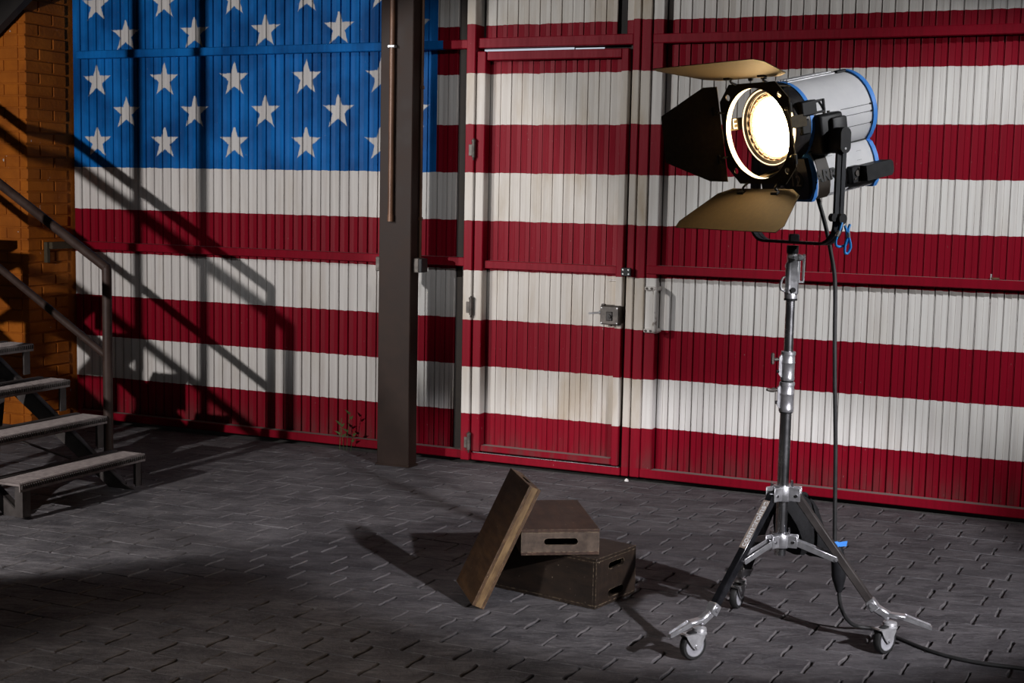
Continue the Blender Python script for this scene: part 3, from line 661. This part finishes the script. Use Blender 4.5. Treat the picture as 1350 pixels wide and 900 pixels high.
for i, a in enumerate(AN):
    d = dirv(a); side = Vector((-d.y, d.x, 0)); Z = Vector((0, 0, 1))
    p0 = d * .052 + Z * .533; p1 = d * .338 + Z * .158
    lg = part('leg', M['black_steel'] if i != 1 else M['stair_steel'], sd, lambda bm: bar(bm, p0, p1, .030, .028, .003))
    ld = (p1 - p0).normalized(); nrm = side.cross(ld).normalized()
    if nrm.z < 0: nrm = -nrm
    pm = p0 + ld * .262
    part('brace', M['alu'], lg, *[lambda bm, sg=sg: bar(bm, d * .048 + side * sg * .0135 + Z * .366, pm + side * sg * .0185 - nrm * .012, .0045, .022, .0015) for sg in (-1, 1)],
         lambda bm: cyl(bm, pm - side * .024 - nrm * .012, pm + side * .024 - nrm * .012, .0055, n=12))
    if i == 0:
        # sticker with pale lettering on the leg's top face
        m3 = Matrix((( -ld.x, side.x * -1, nrm.x, 0), (-ld.y, side.y * -1, nrm.y, 0), (-ld.z, side.z * -1, nrm.z, 0), (0, 0, 0, 1)))
        x_ = -ld; z_ = nrm; y_ = z_.cross(x_)
        m3 = Matrix(((x_.x, y_.x, z_.x, 0), (x_.y, y_.y, z_.y, 0), (x_.z, y_.z, z_.z, 0), (0, 0, 0, 1)))
        cpos = p0 + ld * .125 + nrm * .0146
        stk = part('sticker', M['sticker'], lg, lambda bm: box(bm, -.098, .098, -.0145, .0145, 0, .0008, 0, Matrix.Translation(cpos) @ m3))
        text_mesh('sticker_text', 'cosmeroinse', .036, M['sticker_print'], stk, Matrix.Translation(cpos + nrm * .0010) @ m3, .0002, off=.0010)
    # foot casting with pedal
    p2 = d * .395 + Z * .128
    ft = part('foot_casting', M['alu'], lg, lambda bm: bar(bm, p1 - ld * .030 - nrm * .0, p1 + ld * .012, .038, .036, .004), lambda bm: bar(bm, p1, p2, .030, .030, .006),
              lambda bm: bar(bm, p2 - d * .012 + Z * .008, p2 + d * .055 + Z * .006, .034, .016, .005), lambda bm: cyl(bm, p1 - side * .024 - ld * .012, p1 + side * .024 - ld * .012, .009, n=14))
    part('pedal_lever', M['alu'], ft, lambda bm: prism(bm, [(0, -.015), (0, .015), (.085, .010), (.098, .008), (.098, -.008), (.085, -.010)], -.006, .006, lambda x, y, z: p2 + d * (.045 + x) + side * y + Z * (z + .004 - x * .28)),
         *[lambda bm, sg=sg: bar(bm, p2 + d * .05 + side * sg * .012 + Z * .012, p2 + d * .138 + side * sg * .008 - Z * .014, .003, .005) for sg in (-1, 1)])
    # castor
    wy = wheel_yaw[i]; wd = dirv(wy); ws = Vector((-wd.y, wd.x, 0))
    top = p2 + Z * (-.012); wc = Vector((top.x, top.y, 0)) - wd * .026 * (1 if i != 2 else 1) + Z * .0515
    if i == 0: wd0 = wd
    ca = part('castor', M['galv'], sd, lambda bm: lathe(bm, [(0, 0), (.010, 0), (.024, -.006), (.026, -.014), (.022, -.018), (.027, -.022), (.027, -.027), (0, -.027)], top, top + Z, 22),
              *[lambda bm, sg=sg: prism(bm, [(.032, .0), (-.048, .0), (-.042, -.016), (-.022, -.050), (-.010, -.066), (.008, -.066), (.018, -.050), (.032, -.018)], -.0016, .0016, lambda x, z, q: Vector((wc.x, wc.y, 0)) + wd * (x + .004) + ws * (sg * .0195 + q) + Z * (top.z - .022 + z * .80)) for sg in (-1, 1)],
              lambda bm: prism(bm, [(.034, -.021), (-.046, -.021), (-.046, .021), (.034, .021)], 0, .003, lambda x, y, q: Vector((wc.x, wc.y, 0)) + wd * x + ws * y + Z * (top.z - .024 + q)))
    part('brake_tab', M['metal_grime'], ca, lambda bm: bar(bm, Vector((wc.x, wc.y, top.z - .02)) - wd * .04, Vector((wc.x, wc.y, top.z - .012)) - wd * .068, .022, .004, .001))
    wh = part('castor_wheel', M['rubber'], ca, lambda bm: lathe(bm, [(.036, -.0125), (.048, -.0125), (.0505, -.009), (.0512, 0), (.0505, .009), (.048, .0125), (.036, .0125)], wc, wc + ws, 36, True))
    part('wheel_core', M['wheel_grey'], ca, lambda bm: lathe(bm, [(0, -.0132), (.012, -.0135), (.016, -.0115), (.033, -.0110), (.038, -.0130), (.038, .0130), (.033, .0110), (.016, .0115), (.012, .0135), (0, .0132)], wc, wc + ws, 32))
    part('axle_bolt', M['galv'], ca, lambda bm: cyl(bm, wc - ws * .026, wc + ws * .026, .0065, n=8))

# ================================================================== FILM LAMP HEAD
yaw, tl = R(57.5), R(11.6)
fx_ = Vector((-math.sin(yaw) * math.cos(tl), -math.cos(yaw) * math.cos(tl), -math.sin(tl))); fy_ = Vector((math.cos(yaw), -math.sin(yaw), 0)); fz_ = fx_.cross(fy_)
LO = Vector((.986, 4.93, 1.85))
LM = Matrix(((fx_.x, fy_.x, fz_.x, LO.x), (fx_.y, fy_.y, fz_.y, LO.y), (fx_.z, fy_.z, fz_.z, LO.z), (0, 0, 0, 1)))
lamp = thing('film_spotlight', 'lit white and blue film spotlight with open barn doors on the chrome stand', 'spotlight', Matrix.Translation((PX, PY - .01, 1.428)))
hd0 = Matrix.Translation((-PX, -PY + .01, -1.428)) @ LM     # lamp local -> root local
XH = Matrix.Translation((0, 0, 0))
def lparts(name, m, parent, *fns, **k):
    return [lpart(name, m, parent, f_, **k) for f_ in fns]
def lpart(name, m, parent, *fns, **k):
    bm = bmesh.new()
    for fn in fns: fn(bm)
    bmesh.ops.transform(bm, matrix=hd0, verts=bm.verts)
    return obj(name, bm, m, parent, **k)
# figure-eight cross section of the shell
def profile(sc=1.0, off=0.0):
    zc, Rr = .016, .137 + off; pts = []
    a1 = math.asin((-.088 - zc) / .137)
    for i in range(25): a = PI / 2 + (a1 - PI / 2) * i / 24; pts.append((Rr * math.cos(a), zc + Rr * math.sin(a)))
    low = [(.100, -.100), (.112, -.122), (.120, -.150), (.123, -.180), (.120, -.212), (.112, -.240), (.098, -.252)]
    pts += [(y + off, z - (off if z < -.24 else 0)) for y, z in low]
    return pts + [(-y, z) for y, z in reversed(pts) if y > 1e-4]
XF, XB = .062, -.222
shell = lpart('lamp_shell', M['shell'], lamp, lambda bm: prism(bm, profile(), XB, XF, lambda y, z, x: (x, y, z)), ang=30)
lpart('blue_trim', M['blue'], shell, lambda bm: prism(bm, profile(1, .005), XF, XF + .016, lambda y, z, x: (x, y, z)), ang=30)
lpart('blue_trim', M['blue'], shell, lambda bm: prism(bm, profile(1, .006), XB - .018, XB, lambda y, z, x: (x, y, z)), ang=30)
lpart('rear_panel', M['bezel'], shell, lambda bm: prism(bm, profile(1, -.012), XB - .026, XB - .017, lambda y, z, x: (x, y, z)), ang=30)
lpart('roof_vent', M['galv'], shell, lambda bm: box(bm, XB + .03, XF - .004, -.060, .022, .1485, .1575, .003), *[lambda bm, k=k: box(bm, XB + .05, XF - .02, -.052 + k * .014, -.047 + k * .014, .157, .161, .001) for k in range(5)])
lpart('roof_clip', M['black'], shell, lambda bm: box(bm, XB - .004, XB + .045, .012, .030, .148, .160, .003))
# panel grooves
def side_y(z):
    return math.sqrt(max(.137 ** 2 - (z - .016) ** 2, 0)) if z > -.088 else .122
for z in (.035, .010, -.030):
    g = lpart('panel_seam', M['grey_bar'], shell, lambda bm, z=z: box(bm, XB + .002, -.07, side_y(z) - .002, side_y(z) + .0007, z - .0009, z + .0009))
    lparts('seam_clip', M['black'], g, lambda bm, z=z: box(bm, XB + .001, XB + .010, side_y(z) - .002, side_y(z) + .003, z - .003, z + .003), lambda bm, z=z: box(bm, XF - .012, XF + .002, side_y(z) - .002, side_y(z) + .004, z - .003, z + .003))
lpart('waist_seam', M['ink'], shell, lambda bm: box(bm, XB + .004, XF - .002, .0905, .1005, -.0900, -.0862))
# front bezel barrel and lower nose
bez = lpart('front_bezel', M['bezel'], lamp, lambda bm: lathe(bm, [(.118, .085), (.118, .134), (.1335, .142), (.1385, .136), (.1395, .110), (.1410, XF + .012), (.10, XF + .012)], (0, 0, .014), (1, 0, .014), 56))
lpart('lower_nose', M['navy'], bez, lambda bm: prism(bm, [(.108, -.105), (.117, -.15), (.119, -.185), (.114, -.225), (.098, -.246), (-.098, -.246), (-.114, -.225), (-.119, -.185), (-.117, -.15), (-.108, -.105)], XF + .01, XF + .034, lambda y, z, x: (x, y, z)), ang=30)
lparts('bezel_latch', M['black'], bez, lambda bm: box(bm, .050, .120, .120, .150, .040, .090, .004), lambda bm: box(bm, .085, .125, .118, .146, -.02, .03, .004))
lparts('nose_catch', M['alu'], bez, lambda bm: box(bm, XF + .034, XF + .046, -.01, .012, -.155, -.148, .001), lambda bm: box(bm, XF + .034, XF + .046, -.04, -.02, -.212, -.204, .001), lambda bm: box(bm, XF + .034, XF + .044, -.012, .0, -.205, -.197, .001))
badge = lpart('number_badge', M['ink'], bez, lambda bm: cyl(bm, (XF + .0335, .058, -.183), (XF + .0355, .058, -.183), .036, n=32))
# text frame: right = -y? seen from the front, +x faces the viewer
def tm(pos, xd, yd):
    xd = Vector(xd).normalized(); yd = Vector(yd).normalized(); zd = xd.cross(yd)
    return hd0 @ Matrix(((xd.x, yd.x, zd.x, pos[0]), (xd.y, yd.y, zd.y, pos[1]), (xd.z, yd.z, zd.z, pos[2]), (0, 0, 0, 1)))
text_mesh('badge_number', '12', .054, M['number'], badge, tm((XF + .0362, .058, -.183), (0, 1, 0), (0, 0, 1)))
# lens
lens = lpart('lens', M['glow'], lamp, lambda bm: lathe(bm, [(0, .128), (.03, .127), (.06, .1235), (.09, .118), (.101, .115), (.101, .100), (0, .100)], (0, 0, .010), (1, 0, .010), 56))
lpart('lens_ridges', M['ridge'], lens, lambda bm: lathe(bm, [(.101, .104), (.1035, .117), (.1050, .108), (.1085, .118), (.110, .108), (.1135, .119), (.115, .109), (.1175, .119), (.1178, .104)], (0, 0, .010), (1, 0, .010), 56))
lpart('lens_rim', M['glow_rim'], lens, lambda bm: lathe(bm, [(.1185, .122), (.120, .1245), (.1225, .1245), (.1235, .122)], (0, 0, .012), (1, 0, .012), 56, True), lambda bm: lathe(bm, [(.1275, .1375), (.1285, .1405), (.1315, .1415), (.1325, .139)], (0, 0, .013), (1, 0, .013), 56, True))
bmx = bmesh.new()
for k in range(14):
    a = R(100 + k * 14.5); 
    box(bmx, .118, .1275, -.0035, .0035, -.009, .009, .001, Matrix.Translation((0, .1115 * math.cos(a), .010 + .1115 * math.sin(a))) @ Matrix.Rotation(a, 4, 'X'))
bmesh.ops.transform(bmx, matrix=hd0, verts=bmx.verts); stuff(obj('lens_clips', bmx, M['copper'], lens))
# barn door frame: plate with round opening and small corner holes
def plate(bm):
    outer = []
    hs, ch = .173, .058
    for sx, sy in ((1, 1), (-1, 1), (-1, -1), (1, -1)):
        p = [(sx * hs, sy * (hs - ch)), (sx * (hs - ch), sy * hs)]
        outer += p if sx * sy > 0 else p[::-1]
    loops = [outer, [(.1555 * math.cos(2 * PI * i / 56), .1555 * math.sin(2 * PI * i / 56)) for i in range(56)]]
    for sx in (-1, 1):
        for sy in (-1, 1): loops.append([(sx * .128 + .011 * math.cos(2 * PI * i / 14), sy * .128 + .011 * math.sin(2 * PI * i / 14)) for i in range(14)])
    for d in (.1925, .1965):
        es = []
        for lp in loops:
            vv = [bm.verts.new((d, y, z)) for y, z in lp]; es += [bm.edges.new((vv[i], vv[(i + 1) % len(vv)])) for i in range(len(vv))]
        bmesh.ops.triangle_fill(bm, use_beauty=True, use_dissolve=False, edges=es)
    for lp in loops:
        a = [bm.verts.new((.1925, y, z)) for y, z in lp]; b = [bm.verts.new((.1965, y, z)) for y, z in lp]
        for i in range(len(lp)): bm.faces.new((a[i], a[(i + 1) % len(lp)], b[(i + 1) % len(lp)], b[i]))
fr = lpart('barn_door_frame', M['black_matt'], lamp, plate, smooth=False)
lpart('frame_lip', M['shell'], fr, lambda bm: lathe(bm, [(.1553, .176), (.1563, .176), (.1563, .1972), (.1553, .1972)], (0, 0, 0), (1, 0, 0), 64, True))
for (y, z) in ((-.150, .030), (-.03, -.150), (.150, .03), (.07, .150)):
    sidew = abs(y) > abs(z)
    lpart('frame_arm', M['black_matt'], fr, lambda bm: bar(bm, (.10, y * .96, z * .96), (.193, y * 1.06, z * 1.06), .004 if sidew else .040, .042 if sidew else .004, .001, Vector((0, 0, 1))), smooth=False)
lpart('arm_clip', M['galv'], fr, *[lambda bm, z=z: box(bm, .150, .168, -.155, -.148, z, z + .005, .001) for z in (.015, .030, .045)], lambda bm: box(bm, .164, .168, -.155, -.148, .015, .050, .001), smooth=False)
lparts('frame_ear', M['black'], fr, lambda bm: box(bm, .190, .200, -.012, .008, .180, .198, .002), lambda bm: box(bm, .190, .200, .050, .075, .182, .199, .002), lambda bm: box(bm, .190, .2, -.19, -.178, -.02, .02, .002))
def leaf(poly, hinge, dvec, avec, name='barn_door'):
    """poly [(a along hinge, d out)]; hinge point; dvec outward dir; avec along hinge"""
    h = Vector(hinge); dv = Vector(dvec).normalized(); av = Vector(avec).normalized(); nv = dv.cross(av)
    lf = lpart(name, M['black_matt'], lamp, lambda bm: prism(bm, poly, -.0012, .0012, lambda a, d, q: h + av * a + dv * d + nv * q), smooth=False)
    for a in (-.085, .085):
        b0 = h + av * a; inw = Vector((.195, 0, 0)) - Vector((0, 0, 0))
        fr_pt = Vector((.196, (h + av * a).y * .90, (h + av * a).z * .90))
        lpart('hinge_arm', M['black'], lf, lambda bm: tube(bm, smooth_path([fr_pt, fr_pt.lerp(b0 + dv * .012, .5) + Vector((.012, 0, 0)), b0 + dv * .012, b0 + dv * .03], 4), .0042, 8),
              lambda bm: cyl(bm, b0 + dv * .024 - av * .016, b0 + dv * .024 + av * .016, .008, n=12))
    return lf
wide = [(-.150, 0), (.150, 0), (.205, .03), (.268, .187), (.256, .222), (-.256, .222), (-.268, .187), (-.205, .03)]
nar = [(-.166, .0), (.170, .0), (.172, .062), (.086, .268), (-.082, .274), (-.160, .080)]
c28, s28, c20, s20 = math.cos(R(28)), math.sin(R(28)), math.cos(R(20)), math.sin(R(20))
leaf(wide, (.2, 0, -.19), (c28, 0, -s28), (0, 1, 0)); leaf(wide, (.2, 0, .19), (c20, 0, s20), (0, 1, 0))
leaf([(a_, d_ * .905) for a_, d_ in nar], (.2, -.174, 0), (math.cos(R(71)), -math.sin(R(71)), 0), (0, 0, 1))
leaf(nar, (.2, .176, 0), (math.cos(R(46.7)), math.sin(R(46.7)), 0), (0, 0, 1))
# side details
mb = lpart('yoke_mount', M['black'], shell, lambda bm: box(bm, -.050, .062, .105, .168, -.100, .036, .012, None, 3), lambda bm: box(bm, -.05, .02, .16, .185, -.095, .02, .008, None, 2))
lparts('mount_screw', M['metal_grime'], mb, *[lambda bm, x=x: cyl(bm, (x, .135, .036), (x, .135, .042), .006, n=10) for x in (-.012, .008)])
def hframe(bm):
    y = .131
    box(bm, .002, .095, y, y + .004, .078, .086, .001); box(bm, .002, .095, y + .002, y + .008, .040, .048, .001); box(bm, .002, .010, y, y + .008, .040, .086, .001); box(bm, .087, .120, y - .01, y + .008, .034, .086, .002)
lpart('side_handle', M['black'], shell, hframe, smooth=False)
lpart('foil_label', M['label_brown'], shell, lambda bm: prism(bm, [(.0995, -.093), (.1135, -.122), (.1215, -.150), (.1245, -.180), (.1215, -.212), (.1135, -.240), (.098, -.2535), (.096, -.2525), (.10, -.12)], -.002, .052, lambda y, z, x: (x, y, z)))
text_mesh('maker_name', 'ARRI', .056, M['ink'], shell, tm((.012, .1258, -.176), (-1, 0, 0), (0, -.06, 1)), off=.0012)
for x0, z0, s in ((-.150, -.118, .006), (-.150, -.150, .006), (-.012, -.112, .006)):
    text_mesh('fine_print', 'IIII III' if False else '- - - -', s * 1.6, M['grey_bar'], shell, tm((x0, .1225, z0), (-1, 0, 0), (0, .25, 1)))
cb = lpart('connector_box', M['black'], shell, lambda bm: prism(bm, [(-.130, -.168), (-.252, -.168), (-.262, -.176), (-.264, -.196), (-.262, -.212), (-.252, -.222), (-.130, -.222)], .10, .172, lambda x, z, y: (x, y, z)), lambda bm: box(bm, -.13, -.085, .10, .145, -.226, -.165, .004))
lparts('switch_plate', M['metal_grime'], cb, lambda bm: cyl(bm, (-.110, .145, -.190), (-.110, .149, -.190), .011, n=14), lambda bm: box(bm, -.122, -.114, .145, .150, -.185, -.172, .001), lambda bm: box(bm, -.103, -.092, .145, .149, -.212, -.206, .001))
# yoke (upright, does not tilt with the head)
Lr = LO - Vector((PX, PY - .01, 1.428)); fh_ = Vector((-math.sin(yaw), -math.cos(yaw), 0))
def Y(y, z, x=0): return Lr + fy_ * y + Vector((0, 0, z)) + fh_ * x
def yoke_path(dy):
    pts = [(-.208 - dy, -.03), (-.208 - dy, -.33)]
    for i in range(7): a = PI + (PI / 2) * i / 6; pts.append((-.138 + (.070 + dy) * math.cos(a), -.340 + (.070 + dy) * math.sin(a)))
    for i in range(7): a = -PI / 2 + (PI / 2) * i / 6; pts.append((.138 + (.070 + dy) * math.cos(a), -.340 + (.070 + dy) * math.sin(a)))
    return pts + [(.208 + dy, -.33), (.208 + dy, -.03)]
def yoke_fn(bm):
    a, b = yoke_path(-.005), yoke_path(.005)
    for x0, x1 in ((-.021, -.003), (.003, .021)): prism(bm, a + b[::-1], x0, x1, lambda y, z, x: Y(y, z, x))
    prism(bm, yoke_path(-.003) + yoke_path(.001)[::-1], -.003, .003, lambda y, z, x: Y(y, z, x))
yk = part('yoke', M['grey_bar'], lamp, yoke_fn, ang=30)
for sg in (1, -1):
    part('yoke_knob', M['black'], yk, lambda bm: prism(bm, [(.024 * math.cos(2 * PI * i / 24), (.024 * math.sin(2 * PI * i / 24)) + (.020 if i < 12 else -.020)) for i in range(24)], sg * .170, sg * .228, lambda x, z, y: Y(y, z - .058, x)))
part('yoke_pin', M['galv'], yk, lambda bm: cyl(bm, Y(.228, -.086), Y(.2295, -.086), .004, n=10))
part('yoke_socket', M['black'], yk, lambda bm: box(bm, -.018, .018, -.014, .014, 0, .028, .004, Matrix.Translation(Lr + Vector((0, 0, -.409)))))
part('cord_knob', M['black'], yk, lambda bm: cyl(bm, Y(.205, -.322), Y(.232, -.322), .018, n=22), lambda bm: cyl(bm, Y(.205, -.318, .03), Y(.222, -.318, .03), .014, n=18))

# safety cord on the yoke
sc = thing('safety_cord', 'short bright blue safety cord looped round the lamp yoke', 'cord', Matrix.Translation(Vector((PX, PY - .01, 1.428)) + Y(.222, -.42)))
Yo = Y(.222, -.42)
def SC(y, z, x): return Y(y, z, x) - Yo
part('cord', M['blue_cord'], sc, lambda bm: tube(bm, smooth_path([SC(.236, -.335, .010), SC(.240, -.358, .022), SC(.238, -.385, .034), SC(.232, -.408, .030), SC(.226, -.416, .010), SC(.228, -.412, -.012), SC(.236, -.400, -.020), SC(.240, -.37, -.012), SC(.240, -.345, .0)], 6), .0045, 10),
     lambda bm: tube(bm, smooth_path([SC(.242, -.340, -.022), SC(.243, -.36, -.014), SC(.243, -.385, -.020), SC(.242, -.415, -.030), SC(.238, -.437, -.022), SC(.236, -.435, -.010), SC(.238, -.412, -.008), SC(.241, -.388, -.012)], 6), .0045, 10))
parts('ferrule', M['alu'], sc, lambda bm: cyl(bm, SC(.242, -.366, -.015), SC(.242, -.384, -.018), .007, n=12), lambda bm: cyl(bm, SC(.240, -.362, .025), SC(.238, -.380, .033), .007, n=12))

# ================================================================== POWER CABLE
cb_ = thing('power_cable', 'black power cable hanging from the lamp and running off along the floor', 'cable', Matrix.Translation((1.42, 4.97, 0)))
def K(x, y, z): return (x - 1.42, y - 4.97, z)
hang = [K(1.075, 5.02, 1.62), K(1.110, 5.00, 1.50), K(1.128, 4.97, 1.40), K(1.142, 4.95, 1.30), K(1.150, 4.95, 1.10), K(1.160, 4.95, .90), K(1.171, 4.95, .70), K(1.177, 4.95, .52), K(1.183, 4.95, .36)]
part('cable_drop', M['rubber'], cb_, lambda bm: tube(bm, smooth_path(hang, 6), .0076, 10))
part('plug_housing', M['black'], cb_, lambda bm: lathe(bm, [(0, 0), (.010, .002), (.016, .02), (.026, .06), (.026, .13), (.020, .16), (.012, .19), (0, .19)], K(1.215, 4.98, .165), K(1.185, 4.955, .5), 20))
part('blue_tape', M['blue'], cb_, lambda bm: box(bm, -.013, .013, -.013, .013, -.011, .011, .003, Matrix.Translation(K(1.183, 4.95, .352))), lambda bm: prism(bm, [(.008, -.008), (.042, -.006), (.045, .014), (.008, .008)], -.001, .001, lambda x, z, d: Vector(K(1.183, 4.945, .352)) + Vector((x, d, z))))
run_ = [K(1.214, 4.98, .17), K(1.222, 4.985, .12), K(1.242, 5.0, .075), K(1.275, 5.03, .035), K(1.315, 5.06, .012), K(1.37, 5.05, .008), K(1.42, 4.97, .008), K(1.475, 4.86, .008), K(1.545, 4.76, .008), K(1.64, 4.69, .008), K(1.76, 4.645, .008), K(1.90, 4.60, .008), K(2.10, 4.53, .008), K(2.4, 4.40, .008)]
part('cable_run', M['rubber'], cb_, lambda bm: tube(bm, smooth_path(run_, 7), .0072, 10))

# ================================================================== SANDBAG
bg = thing('sandbag', 'black fabric sandbag hanging behind the pole of the light stand', 'bag', Matrix.Translation((1.06, 5.05, .30)))
def bag_lobe(cx, cy, cz, sx, sy, sz, sd_, tiltv):
    def fn(bm):
        rn = random.Random(sd_); start = len(bm.verts)
        rr = bmesh.ops.create_icosphere(bm, subdivisions=3, radius=1)
        for v in rr['verts']:
            p = v.co.copy(); k = 1 + .07 * math.sin(5 * p.x + sd_) * math.sin(6 * p.z + 2 * sd_) + .04 * math.sin(11 * p.y + 3 * p.z)
            q = Vector((abs(p.x) ** .75 * (1 if p.x > 0 else -1) * sx * k, p.y * sy * k, abs(p.z) ** .8 * (1 if p.z > 0 else -1) * sz * k))
            q.x += tiltv * q.z * 1.0
            v.co = q + Vector((cx, cy, cz))
    return fn
b1 = part('bag_lobe', M['fabric'], bg, bag_lobe(-.005, .0, .105, .075, .045, .115, 1, -.12)); part('bag_lobe', M['fabric'], bg, bag_lobe(.050, .03, .090, .062, .042, .125, 2, -.35))
part('strap', M['fabric'], bg, lambda bm: tube(bm, smooth_path([(-.02, -.02, .16), (.0, -.012, .205), (.03, .01, .212), (.05, .02, .19)], 5), .007, 8))

# ================================================================== SMALL THINGS
def blade(bm, p, d, L, w):
    p = Vector(p); d = Vector(d).normalized(); sdv = d.cross(Vector((0, 1, .2))).normalized()
    prism(bm, [(-w, 0), (-w * .7, L * .5), (0, L), (w * .7, L * .5), (w, 0)], -.0005, .0005, lambda a, b, q: p + sdv * a + d * b + sdv.cross(d) * q + Vector((0, -.25 * (b / L) ** 2 * L, 0)))
wd_ = thing('weed', 'thin green weed growing at the foot of the gate left of the column', 'weed', GM @ Matrix.Translation((-1.10, -.035, .0)))
parts('stem', M['leaf_green'], wd_, *[lambda bm, x=x, l=l, t=t: tube(bm, smooth_path([(x, 0, 0), (x + t * .4, -.005, l * .5), (x + t, -.01, l)], 4), .0016, 6) for x, l, t in ((-.03, .20, .02), (.0, .17, -.02), (.02, .24, .03), (.05, .13, .03))])
parts('leaf', M['leaf_green'], wd_, *[lambda bm, x=x, z=z, t=t: blade(bm, (x, -.008, z), (t, -.2, .6), .04, .008) for x, z, t in ((-.02, .10, -1), (-.012, .15, .8), (.0, .09, 1), (-.02, .16, -.6), (.035, .12, -1), (.05, .2, .7), (.07, .10, 1), (.06, .06, .9), (.045, .23, -.5))])
tag(part('plaster_chip', M['plaster_white'], None, lambda bm: lathe(bm, [(0, 0), (.014, 0), (.010, .010), (.004, .016), (0, .017)], (0, 0, 0), (0, 0, 1), 7)), 'tiny white chip lying on the floor under the gap between gate leaves', 'chip').location = G(.735, .035, .0)
rl = thing('rusty_nail', 'small rusty nail scrap lying on the right gate cross rail', 'nail', GM @ Matrix.Translation((2.62, .025, 1.208)))
part('shank', M['copper'], rl, lambda bm: bar(bm, (-.02, 0, .006), (.022, .0, .006), .010, .010, .002))
part('head', M['galv'], rl, lambda bm: cyl(bm, (-.018, 0, .0), (-.018, 0, .028), .004, n=8))
